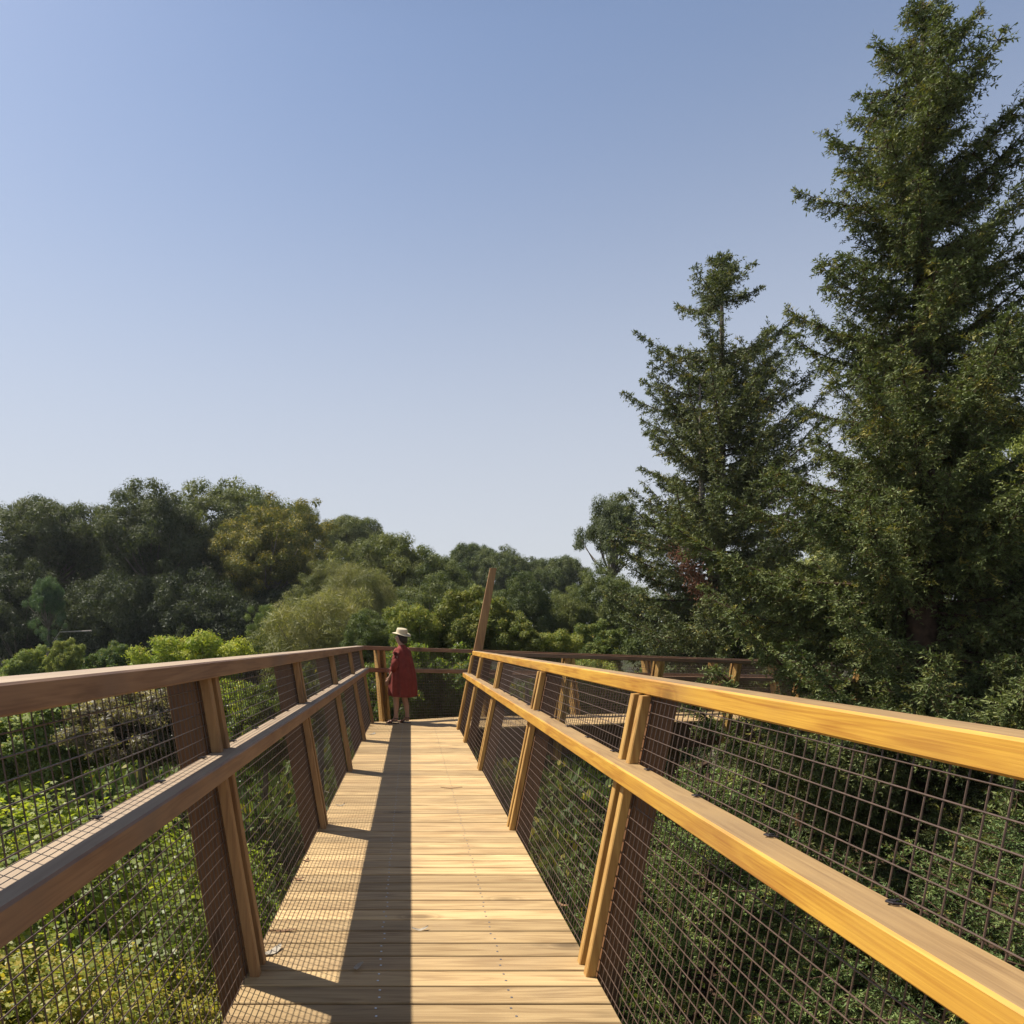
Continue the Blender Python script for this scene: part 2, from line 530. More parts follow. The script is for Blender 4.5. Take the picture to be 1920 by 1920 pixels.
def build_railing(name, label, origin, rz, side, s0, s1, posts, lean, mid, top, slope=0.0,
                  m0=0.0, m1=0.0, tall_end=False, clips=None, wire=0.0019, rsides=4, rmat=('rail', 'rail_top'), bmat='batten', postw=0.115, pmat='post'):
    """side=+1: outward is local +X.  mid/top = (v_inner, v_outer, z_bottom, z_top) from the deck edge.
    v = outward offset, s = along local Y, z = up."""
    root = empty(name, origin, rz)
    tag(root, label, 'railing')
    zs = lambda s: -slope * s
    P = lambda s, v, z: (side * v, s, z + zs(s))

    def rail(nm, sec, ms0, ms1):
        b = MB()
        prof = chamfer(*sec)
        n = max(2, int((s1 - s0) / 1.2))
        rs = []
        for i in range(n + 1):
            t = i / n
            r = []
            for (v, z) in prof:
                a = s0 + m0 * v + ms0; e = s1 + m1 * v + ms1
                r.append(P(a + (e - a) * t, v, z))
            rs.append(r)
        b.rings(rs, emats={4: 1})
        return b.build(nm, [M[rmat[0]], M[rmat[1]]], root)
    rail('top_rail', top, 0, 0)
    rail('middle_rail', mid, 0, 0.0 if not tall_end else 0.14)

    def leaning(b, sa, sb, va, vb, z0, z1, c=0.004):
        """box leaning with the fence; (sa,sb) along, (va,vb) offset from the mesh plane"""
        prof = chamfer(sa, sb, va, vb, c)
        b.rings([[P(s, v + lean * z, z) for (s, v) in prof] for z in (z0, z1)])

    for p in posts:
        end = tall_end and p == posts[-1]
        b = MB()
        for ds in (-0.068, 0.014):
            leaning(b, p + ds, p + ds + 0.054, 0.012, postw, -0.62, top[2] - 0.004)
        b.build('post', M[pmat], root)
        for ds in (-0.083, 0.035):
            b = MB(); leaning(b, p + ds, p + ds + 0.047, -0.048, -0.007, -0.03, mid[2] - 0.002)
            b.build('lower_batten', M[bmat], root)
            b = MB(); leaning(b, p + ds, p + ds + 0.047, -0.048, -0.007, mid[3] + 0.001, top[2] - 0.002)
            b.build('upper_batten', M[bmat], root)
    if tall_end:
        p = posts[-1] + 0.11
        b = MB()
        prof0 = chamfer(p - 0.03, p + 0.03, -0.02, 0.125, 0.004)
        prof1 = chamfer(p - 0.03, p + 0.03, -0.02, 0.085, 0.004)
        b.rings([[P(s, v + lean * z, z) for (s, v) in pr] for z, pr in ((-0.5, prof0), (1.3, prof0), (2.57, prof1))])
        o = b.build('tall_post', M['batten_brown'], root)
        o['label'] = 'tall tapering end post leaning outward far above the rail'
    # wire mesh, one panel per bay and level
    bounds = sorted(set([s0] + list(posts) + [s1]))
    g = 0.05
    for i in range(len(bounds) - 1):
        a, e = bounds[i], bounds[i + 1]
        if e - a < 0.25: continue
        for (nm, z0, z1) in (('lower_mesh_panel', -0.05, mid[2] + 0.01), ('upper_mesh_panel', mid[3] - 0.005, top[2] + 0.01)):
            b = MB()
            far = abs(origin[1] + a) > 6.5 or rsides == 3
            nz = int((z1 - z0) / g)
            n = 3 if far else (6 if a < 4 else 4)
            s = math.ceil((a + 0.004) / g) * g
            while s < e - 0.003:
                b.tube([P(s, lean * z0 + 0.002, z0), P(s, lean * z1 + 0.002, z1)], wire, n, False)
                s += g
            for q in range(nz + 1):
                z = z0 + 0.02 + q * g
                if z > z1: break
                b.tube([P(a + 0.002, lean * z - 0.002, z), P(e - 0.002, lean * z - 0.002, z)], wire * 1.05, n, False)
            b.build(nm, M['wire'], root)
    for s in (clips or []):
        b = MB()
        v = mid[1] - 0.012; z = mid[3]
        b.tube([P(s - .012, v + .012, z + .004), P(s - .008, v - .012, z + .006), P(s, v - .020, z + .007), P(s + .008, v - .012, z + .006), P(s + .012, v + .012, z + .005)], 0.0024, 6)
        b.tube([P(s, v - .006, z + .001), P(s, v - .006, z + .009)], 0.005, 8)
        b.build('clip', M['clip'], root)
    return root


LEFT_MID = (0.033, 0.159, 0.862, 0.935); LEFT_TOP = (0.130, 0.284, 1.248, 1.317)
RIGHT_MID = (0.068, 0.178, 0.816, 0.888); RIGHT_TOP = (0.212, 0.315, 1.173, 1.242)
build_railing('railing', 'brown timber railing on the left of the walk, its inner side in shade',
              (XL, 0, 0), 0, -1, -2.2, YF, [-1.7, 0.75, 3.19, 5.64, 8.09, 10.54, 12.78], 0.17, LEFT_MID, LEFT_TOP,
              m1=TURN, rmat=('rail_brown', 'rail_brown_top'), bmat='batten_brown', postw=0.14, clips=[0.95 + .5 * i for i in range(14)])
build_railing('railing', 'sunlit golden timber railing on the right, ending at a tall leaning post',
              (XR, 0, 0), 0, 1, -2.2, YN - 0.05, [-1.7, 0.75, 3.19, 5.60, 8.15, 10.35, 11.86], 0.20, RIGHT_MID, RIGHT_TOP,
              m1=-TURN * 0.2, tall_end=True, clips=[0.95 + .5 * i for i in range(14)])
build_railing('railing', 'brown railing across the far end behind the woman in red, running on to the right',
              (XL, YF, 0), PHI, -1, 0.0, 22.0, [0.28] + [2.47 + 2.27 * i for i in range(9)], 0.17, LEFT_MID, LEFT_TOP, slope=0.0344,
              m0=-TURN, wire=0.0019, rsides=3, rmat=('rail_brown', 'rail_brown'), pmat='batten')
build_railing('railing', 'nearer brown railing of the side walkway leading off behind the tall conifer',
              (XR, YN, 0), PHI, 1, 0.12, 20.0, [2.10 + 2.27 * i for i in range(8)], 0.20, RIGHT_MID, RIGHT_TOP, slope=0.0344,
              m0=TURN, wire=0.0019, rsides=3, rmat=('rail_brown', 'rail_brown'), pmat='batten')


# ------------------------------------------------------------------ foliage makers
def unit(v):
    return v / np.maximum(np.linalg.norm(v, axis=-1, keepdims=True), 1e-9)


def leaf_quads(C, Dv, L, W, tint, tip, Nn=None):
    """kite-shaped leaves: C base points, Dv directions, L lengths, W widths"""
    n = len(C)
    rv = unit(rng.normal(size=(n, 3)))
    if Nn is not None:
        rv = unit(Nn)
        Dv = unit(Dv - rv * np.sum(Dv * rv, 1, keepdims=True) * 0.85)
    S = unit(np.cross(Dv, rv))
    N = np.cross(S, Dv)
    L = L[:, None]; W = W[:, None]
    mid = C + Dv * L * 0.45
    V = np.stack([C, mid + S * W * 0.5 + N * W * 0.12, C + Dv * L, mid - S * W * 0.5 + N * W * 0.12], 1).reshape(-1, 3)
    F = np.arange(4 * n).reshape(n, 4)
    return V, F, np.repeat(tint, 4), np.repeat(tip, 4)


def crown_mesh(name, nclump=110, per=420, clump_r=0.20, leaf=0.030, wid=0.42, droop=0.0, flat=0.8, shell=0.75, seed=1, up=0.25, lump=0.18, tipw=0.0):
    """unit crown of billowing leaf clumps, radius 1, centre at origin"""
    global rng
    rng = np.random.default_rng(seed)
    d = unit(rng.normal(size=(nclump * 6, 3)) + np.array([0, 0, up]))
    # spread the clumps out
    keep = [0]
    for i in range(1, len(d)):
        if len(keep) >= nclump: break
        if np.min(np.linalg.norm(d[keep] - d[i], axis=1))  > clump_r * 1.12: keep.append(i)
    d = d[keep]; k = len(d)
    f1 = rng.normal(size=(6, 3)) * 2.2; ph = rng.uniform(0, 6.28, 6)
    bump = 1 + lump * np.mean(np.sin(d @ f1.T + ph), axis=1) * 2
    rr = (shell + (1 - shell) * rng.random(k)) * bump
    C = d * rr[:, None] * np.array([1, 1, flat])
    inner = unit(rng.normal(size=(k // 3, 3))) * (0.2 + 0.35 * rng.random((k // 3, 1)))
    C = np.concatenate([C, inner * np.array([1, 1, flat])])
    cr = clump_r * rng.uniform(0.65, 1.35, len(C))
    Vs, Fs, Ts, Ps = [], [], [], []
    base = 0
    for c, r in zip(C, cr):
        n = int(per * (r / clump_r) ** 2)
        t0 = rng.uniform(0.2, 0.8)
        for (nn, r0, r1, sc_, rn) in ((n, 0.66, 1.10, 1.0, 0.52), (int(n * 0.16), 0.30, 0.78, 2.6, 0.5)):
            dd = unit(rng.normal(size=(nn, 3)) + np.array([0, 0, 0.12]))
            rad = r * (r0 + (r1 - r0) * rng.random(nn) ** 0.7)
            kx = rng.normal(size=(2, 3)) * 5
            lumpy = 1 + 0.14 * np.sin(dd @ kx[0] + rng.uniform(0, 6)) + 0.10 * np.sin(dd @ kx[1] * 1.7)
            P = c + dd * (rad * lumpy)[:, None] * np.array([1, 1, 0.8])
            dr = unit(rng.normal(size=(nn, 3)) + np.array([0, 0, -droop * 1.6]))
            Nn = unit(dd + rng.normal(size=(nn, 3)) * rn + np.array([0, 0, .15]))
            ti = np.clip(t0 + rng.normal(size=nn) * 0.16, 0, 1)
            tp = np.where(rng.random(nn) < tipw, rng.random(nn), 0) * np.clip(dd[:, 2] + 0.3, 0, 1)
            V, F, T, Pp = leaf_quads(P, dr, leaf * sc_ * rng.uniform(0.6, 1.35, nn), leaf * sc_ * wid * rng.uniform(0.7, 1.3, nn), ti, tp, Nn)
            Vs.append(V); Fs.append(F + base); Ts.append(T); Ps.append(Pp); base += len(V)
    me = np_mesh(name, np.concatenate(Vs), np.concatenate(Fs), {'tint': np.concatenate(Ts), 'tip': np.concatenate(Ps)})
    return me, C


def limbs_mesh(name, C, flat, seed, trunk=2.6, tr=0.055):
    """trunk below the crown and limbs up to some of its clumps"""
    r = random.Random(seed)
    b = MB()
    lean = (r.uniform(-.12, .12), r.uniform(-.12, .12))
    fork = Vector((lean[0] * .3, lean[1] * .3, -0.75 * flat))
    b.tube([(lean[0], lean[1], -trunk), (lean[0] * .7, lean[1] * .7, -trunk * .6), fork], [tr * 1.35, tr * 1.05, tr * .85], 8)
    idx = list(range(len(C))); r.shuffle(idx)
    for i in idx[:26]:
        c = Vector(C[i])
        if c.z < -0.45: continue
        m = fork.lerp(c, 0.5) + Vector((r.uniform(-.08, .08), r.uniform(-.08, .08), r.uniform(-.12, .02)))
        b.tube([fork, fork.lerp(m, .5) + Vector((0, 0, r.uniform(-.03, .05))), m, c * 0.96], [tr * .5, tr * .36, tr * .24, tr * .08], 5)
    me = b.build(name, M['palebark'], smooth=True)
    mesh = me.data
    bpy.data.objects.remove(me)
    return mesh


CR = {}
def variant(key, **kw):
    flat = kw.get('flat', 0.8); seed = kw.get('seed', 1)
    tr = kw.pop('trunk', 2.6)
    me, C = crown_mesh('crown_' + key, **kw)
    CR[key] = (me, limbs_mesh('trunk_' + key, C, flat, seed, tr))


variant('gum_a', nclump=230, per=330, clump_r=0.125, leaf=0.026, wid=0.42, droop=0.5, flat=0.78, seed=11, up=0.5, shell=0.66, lump=0.26)
variant('gum_b', nclump=210, per=340, clump_r=0.13, leaf=0.026, wid=0.42, droop=0.5, flat=0.88, seed=12, up=0.6, shell=0.66, lump=0.26)
variant('gum_c', nclump=110, per=330, clump_r=0.13, leaf=0.027, wid=0.42, droop=0.5, flat=0.95, seed=13, up=0.6, shell=0.55, lump=0.42)
variant('gum_y', nclump=170, per=340, clump_r=0.13, leaf=0.026, wid=0.42, droop=0.4, flat=0.88, seed=19, up=0.6, shell=0.58, lump=0.40, tipw=0.55)
variant('round_a', nclump=150, per=420, clump_r=0.15, leaf=0.026, wid=0.55, droop=0.0, flat=0.8, seed=14, shell=0.66, lump=0.30)
variant('round_b', nclump=130, per=420, clump_r=0.16, leaf=0.027, wid=0.55, droop=0.1, flat=0.9, seed=15, shell=0.64, lump=0.34)
variant('feather', nclump=120, per=420, clump_r=0.20, leaf=0.060, wid=0.10, droop=0.15, flat=0.95, seed=16, shell=0.7, up=0.5, lump=0.25)
variant('bush_a', nclump=130, per=330, clump_r=0.16, leaf=0.046, wid=0.5, droop=-0.1, flat=0.72, seed=17, shell=0.66, lump=0.42, trunk=1.2, tipw=0.1)
variant('bush_b', nclump=110, per=330, clump_r=0.19, leaf=0.046, wid=0.5, droop=-0.2, flat=0.7, seed=18, shell=0.65, lump=0.45, trunk=1.2, tipw=0.25)


def plant(name, key, x, y, ztop, rx, color, label, cat, group, hz=1.0, mat='leaf', bark='palebark', rot=None):
    """a crown of half-width rx whose top reaches ztop, on a trunk that reaches the ground"""
    cme, tme = CR[key]
    flat = {'gum_a': .78, 'gum_b': .88, 'gum_c': .95, 'gum_y': .88, 'round_a': .8, 'round_b': .9, 'feather': .95, 'bush_a': .72, 'bush_b': .7}[key]
    gz = float(ground_z(x, y))
    sz = rx * hz
    zc = ztop - sz * (flat + 0.1)
    root = empty(name, (x, y, gz), rot if rot is not None else random.uniform(0, 6.28))
    tag(root, label, cat, group)
    c = bpy.data.objects.new('crown' if cat == 'tree' else 'foliage', cme); COL.objects.link(c)
    c.parent = root; c.location = (0, 0, zc - gz); c.scale = (rx, rx, sz)
    if not cme.materials: cme.materials.append(M[mat])
    lum = 1.35 if cat == 'tree' else 1.15
    c.color = (color[0] * lum * 1.04, color[1] * lum, color[2] * lum * 0.95, 1)
    c.material_slots[0].link = 'OBJECT'; c.material_slots[0].material = M[mat]
    t = bpy.data.objects.new('trunk' if cat == 'tree' else 'stem', tme); COL.objects.link(t)
    t.parent = root; t.location = (0, 0, zc - gz); t.scale = (rx, rx, sz)
    return root


def tubes_np(paths, radii, n=5):
    """many bent tubes at once: paths (K,m,3), radii (K,m)"""
    K, m, _ = paths.shape
    d = unit(np.gradient(paths, axis=1))
    up = np.zeros_like(d); up[..., 2] = 1.0
    vert = np.abs(d[..., 2]) > 0.95
    up[vert] = (1, 0, 0)
    a = unit(np.cross(d, up)); b = np.cross(d, a)
    ang = np.arange(n) * 2 * np.pi / n
    V = paths[:, :, None, :] + radii[:, :, None, None] * (a[:, :, None, :] * np.cos(ang)[None, None, :, None] + b[:, :, None, :] * np.sin(ang)[None, None, :, None])
    V = V.reshape(-1, 3)
    k = np.arange(K)[:, None, None]; s = np.arange(m - 1)[None, :, None]; i = np.arange(n)[None, None, :]
    o = k * m * n
    j = (i + 1) % n
    F = np.stack([o + s * n + i, o + s * n + j, o + (s + 1) * n + j, o + (s + 1) * n + i], -1).reshape(-1, 4)
    return V, F


def redwood(label, x, y, ztop, profile, color, seed, nb, zlow, twig_gap=0.10, leaf=0.075, lw=0.022, node=0.055, cat='tree', name='redwood_tree',
            trunk_r=0.35, tops=1, group=None, bias=None, clear=None, hang=0.25, density=3, open_top=0.0, gaps=None, blades=2, scat=0.38, longk=1.2, bark='bark'):
    """conifer: profile = [(metres below top, radius)]"""
    global rng
    rng = np.random.default_rng(seed)
    gz = float(ground_z(x, y))
    root = empty(name, (x, y, gz))
    tag(root, label, cat, group)
    H = ztop - gz
    pd = np.array([p[0] for p in profile]); pr = np.array([p[1] for p in profile])
    # ---- trunk
    b = MB()
    nn = 14
    wob = lambda t: Vector((0.12 * math.sin(t * 5 + seed), 0.12 * math.cos(t * 4 + seed), 0)) * (1 - t)
    b.tube([Vector((0, 0, H * i / nn)) + wob(i / nn) for i in range(nn + 1)],
           [trunk_r * (1 - i / nn) ** 0.8 + 0.022 for i in range(nn + 1)], 9)
    if tops > 1:
        b.tube([Vector((-.1, 0, H * .45)), Vector((-.7, -.2, H * .58)), Vector((-.78, -.2, H * .80))], [trunk_r * .5, trunk_r * .42, .03], 8)
    b.build('trunk', M[bark], root, smooth=True)
    # ---- branches
    dmax = ztop - zlow
    u = (np.arange(nb) + rng.random(nb)) / nb
    depth = dmax * (u ** (1.0 + open_top))
    az = np.arange(nb) * 2.39996 + rng.normal(size=nb) * 0.5
    rad = np.interp(depth, pd, pr)
    Lb = rad * rng.uniform(0.55, 1.12, nb)
    longer = rng.random(nb) < 0.14
    Lb[longer] *= longk
    kill = np.zeros(nb, bool)
    lf = np.sin(2 * az + depth * 1.15 + seed) + np.sin(3 * az - depth * 1.9 + 2 * seed) + 0.7 * np.sin(az * 5 + depth * 3.1)
    Lb *= 1 + 0.11 * lf
    kill |= (lf < -0.9) & (rng.random(nb) < 0.6) & (depth > 1.5)
    for (g0, g1, pr_) in (gaps or []):
        kill |= (depth > g0) & (depth < g1) & (rng.random(nb) < pr_)
    if bias is not None:
        Lb *= 1 + bias[1] * np.cos(az - bias[0])
    Lb = np.maximum(Lb, 0.25)
    frac = depth / dmax
    m = 12
    t = np.linspace(0, 1, m)[None, :]
    rise = ((0.30 - 0.75 * frac + rng.normal(size=nb) * 0.10) * np.clip(0.15 + depth / 5, 0, 1))[:, None]
    Lb = np.minimum(Lb, np.interp(depth, pd, pr) * 1.15 + .1 * depth)
    curl = (0.28 + 0.22 * rng.random(nb))[:, None]
    outx = np.cos(az)[:, None]; outy = np.sin(az)[:, None]
    side = rng.normal(size=nb)[:, None] * 0.10
    px = Lb[:, None] * (outx * t - outy * side * t ** 2)
    py = Lb[:, None] * (outy * t + outx * side * t ** 2)
    pz = (H - depth)[:, None] + Lb[:, None] * (rise * t + curl * t ** 2.4 * np.clip(0.45 + depth / 9, 0, 1)[:, None])
    path = np.stack([px, py, pz], -1)
    if True:
        ok = ~kill
        if clear is not None:
            ok &= clear(path[:, -1, :] + np.array([x, y, gz])) & clear(path[:, -4, :] + np.array([x, y, gz]))
        path = path[ok]; Lb = Lb[ok]; frac = frac[ok]; depth = depth[ok]
    nb = len(path)
    br = np.clip(0.010 + 0.011 * Lb, 0.008, 0.07)[:, None] * (1 - 0.85 * t)
    Vb, Fb = tubes_np(path, br, 5)
    # ---- twigs
    tw_p, tw_d, tw_l, tw_t = [], [], [], []
    for i in range(nb):
        k = max(4, int(Lb[i] * 0.86 / twig_gap))
        tt = np.linspace(0.12, 1.0, k) + rng.normal(size=k) * 0.01
        tt = np.clip(tt, 0.05, 1)
        idx = tt * (m - 1); i0 = np.clip(idx.astype(int), 0, m - 2); fr = (idx - i0)[:, None]
        p = path[i, i0] * (1 - fr) + path[i, i0 + 1] * fr
        d = unit(path[i, i0 + 1] - path[i, i0])
        sd = unit(np.cross(d, np.array([0, 0, 1.0])))
        sg = np.where(np.arange(k) % 2 == 0, 1.0, -1.0)[:, None]
        for rep in range(density):
            ln = (0.26 * Lb[i] * (1 - tt) * np.clip(tt * 3, 0.3, 1) + 0.16 + 0.12 * rng.random(k)) * rng.uniform(0.6, 1.15, k)
            ln = np.minimum(ln, 0.95)
            dv = unit(sd * sg * (0.9 if rep == 0 else -0.5) + d * rng.uniform(0.3, 0.9, (k, 1)) + rng.normal(size=(k, 3)) * 0.22
                      + np.array([0, 0, 1.0]) * (rng.uniform(-hang * 2.2, 0.35, (k, 1)) if rep == 0 else rng.uniform(-hang * 3.2, -hang * .3, (k, 1))))
            tw_p.append(p); tw_d.append(dv); tw_l.append(ln); tw_t.append(np.full(k, np.clip(0.5 + rng.normal() * 0.28, 0, 1)))
    TP = np.concatenate(tw_p); TD = np.concatenate(tw_d); TL = np.concatenate(tw_l); TT = np.concatenate(tw_t)
    # twig stems
    tpth = np.stack([TP, TP + TD * TL[:, None] * .5 + np.array([0, 0, -.01]), TP + TD * TL[:, None] + np.array([0, 0, .02])], 1)
    Vt, Ft = tubes_np(tpth, np.tile(np.array([[.006, .004, .002]]), (len(TP), 1)), 3)
    V = np.concatenate([Vb, Vt]); F = np.concatenate([Fb, Ft + len(Vb)])
    bm_ = np_mesh('branches', V, F); bm_.materials.append(M['bark'])
    o = bpy.data.objects.new('branches', bm_); o.parent = root; COL.objects.link(o)
    # ---- needles along the twigs
    cnt = np.maximum(4, (TL / node).astype(int))
    ii = np.repeat(np.arange(len(TP)), cnt)
    pos = (np.arange(len(ii)) - np.repeat(np.cumsum(cnt) - cnt, cnt) + rng.random(len(ii))) / np.repeat(cnt, cnt)
    base = TP[ii] + TD[ii] * (TL[ii] * pos)[:, None]
    sdv = unit(np.cross(TD[ii], rng.normal(size=(len(ii), 3)) * 0.8 + np.array([0, 0, 1.0])))
    Cs, Ds, Ls, Ti = [], [], [], []
    for sg in (1.0, -1.0, 1.0, -1.0)[:blades]:
        dv = unit(TD[ii] * rng.uniform(0.35, 1.1, (len(ii), 1)) + sdv * sg + rng.normal(size=(len(ii), 3)) * scat)
        Cs.append(base); Ds.append(dv)
        Ls.append(leaf * rng.uniform(0.6, 1.35, len(ii)) * (1.15 - 0.45 * pos))
        Ti.append(np.clip(TT[ii] + rng.normal(size=len(ii)) * 0.15 + 0.18 * (pos - .5), 0, 1))
    Cc = np.concatenate(Cs); Dd = np.concatenate(Ds); Ll = np.concatenate(Ls); Tt = np.concatenate(Ti)
    brown = np.where(rng.random(len(TP)) < 0.10, rng.random(len(TP)) * 0.5, 0)[ii]
    V, F, T, Pp = leaf_quads(Cc, Dd, Ll, lw * rng.uniform(0.7, 1.3, len(Ll)), Tt, np.concatenate([brown] * blades))
    me = np_mesh('crown', V, F, {'tint': T, 'tip': Pp}); me.materials.append(M['needle'])
    c = bpy.data.objects.new('crown', me); c.parent = root; c.color = (*color, 1); COL.objects.link(c)
    print(label[:30], 'needles', len(F), 'branches', nb)
    return root


# ---- the conifers on the right
def off_side_walk(q):
    d = (q[:, 1] - YN) - MS * (q[:, 0] - XR)
    return ~((q[:, 0] < 8.2) & (d > -0.9) & (q[:, 2] < 1.6) & (q[:, 2] > -3))

P = at(1731, 14, 13.0)
redwood('tallest dark conifer, filling the right side of the photo, its tip at the top edge', P.x, P.y, P.z + 0.1,
        [(0, .2), (.8, .6), (1.6, .95), (2.3, 1.3), (3.2, 1.4), (4.2, 1.6), (5.6, 1.7), (7.4, 2.1), (9.3, 2.6), (11, 3.4), (13, 4.1), (20, 4.4)],
        (0.094, 0.118, 0.040), 21, 430, -5.5, trunk_r=0.34, twig_gap=0.08, density=5, leaf=0.085, lw=0.020, node=0.052, blades=4, hang=0.34, open_top=-0.15, clear=off_side_walk)
P = at(1353, 480, 24.0)
small = redwood('shorter pointed conifer with a bare trunk stretch near its tip, left of the tallest', P.x, P.y, P.z,
        [(0, .2), (.9, .7), (1.3, 1.4), (2, 1.7), (3.2, 1.9), (4.5, 2.25), (6, 2.5), (8.3, 2.8), (10, 3.3), (12, 4.0), (15, 4.4), (20, 4.6)],
        (0.094, 0.114, 0.046), 22, 420, -5.0, trunk_r=0.26, tops=2, twig_gap=0.115, density=5, leaf=0.12, lw=0.032, node=0.08, blades=3, hang=0.34, open_top=-0.08, gaps=[(1.6, 2.9, .85), (2.9, 4.5, .12)], longk=1.35, bark='palebark', clear=off_side_walk)
# a rust-brown dead spray hanging on the near side of that tree
c0 = at(1292, 1062, 19.6) - small.location
n_ = 1500
tt_ = rng.random(n_)
Cc_ = np.array(c0)[None, :] + np.stack([(tt_ - .4) * 0.75 + rng.normal(size=n_) * .13, rng.normal(size=n_) * .2, .45 - tt_ * 1.25 + rng.normal(size=n_) * .12], 1)
V_, F_, T_, P_ = leaf_quads(Cc_, unit(rng.normal(size=(n_, 3)) + np.array([0.2, 0, -1.2])), rng.uniform(.06, .16, n_), rng.uniform(.012, .03, n_), tt_, tt_)
me_ = np_mesh('dead_spray', V_, F_); me_.materials.append(simple('rust_dead_needles', (0.20, 0.095, 0.055), 0.8, 0, 0.1, 0.3, 9))
o_ = bpy.data.objects.new('dead_spray', me_); o_.parent = small; o_['label'] = 'rust brown dead spray of needles'; COL.objects.link(o_)
b = MB(); b.tube([Vector((0.05, 0, c0.z + .6)), c0 + Vector((-.1, .3, .55)), c0 + Vector((.1, 0, -.4))], [.05, .03, .012], 5); b.build('dead_branch', M['deadwood'], small)
away = lambda q: (q[:, 0] > 1.35) & (q[:, 1] < YN + MS * (q[:, 0] - XR) - 0.5)
redwood('feathery young conifer just outside the right railing, closest to the camera', 5.2, 4.6, -0.15,
        [(0, .3), (1, 1.2), (2, 2.0), (3.5, 2.7), (6, 3.1)], (0.140, 0.175, 0.058), 23, 170, -5.5, twig_gap=0.07, leaf=0.050, lw=0.0095, scat=.22, blades=4,
        node=0.026, trunk_r=0.12, name='young_redwood', group='young conifers below the right railing', clear=away, hang=.2)
redwood('feathery young conifer below the right railing, seen through the mesh near its far end', 3.7, 9.3, -0.25,
        [(0, .3), (1, 1.1), (2, 1.7), (3.5, 2.1), (6, 2.4)], (0.135, 0.185, 0.055), 24, 140, -5.5, twig_gap=0.08, leaf=0.060, lw=0.013, scat=.25, blades=4,
        node=0.036, trunk_r=0.10, name='young_redwood', group='young conifers below the right railing', clear=away, hang=.2)
redwood('feathery young conifer standing between the right railing and the tallest conifer', 7.6, 8.0, 0.3,
        [(0, .3), (1, 1.1), (2, 1.9), (3.5, 2.5), (6, 2.8)], (0.095, 0.140, 0.046), 25, 150, -5.5, twig_gap=0.08, leaf=0.060, lw=0.013, scat=.25, blades=4,
        node=0.036, trunk_r=0.12, name='young_redwood', group='young conifers below the right railing', clear=away, hang=.2)

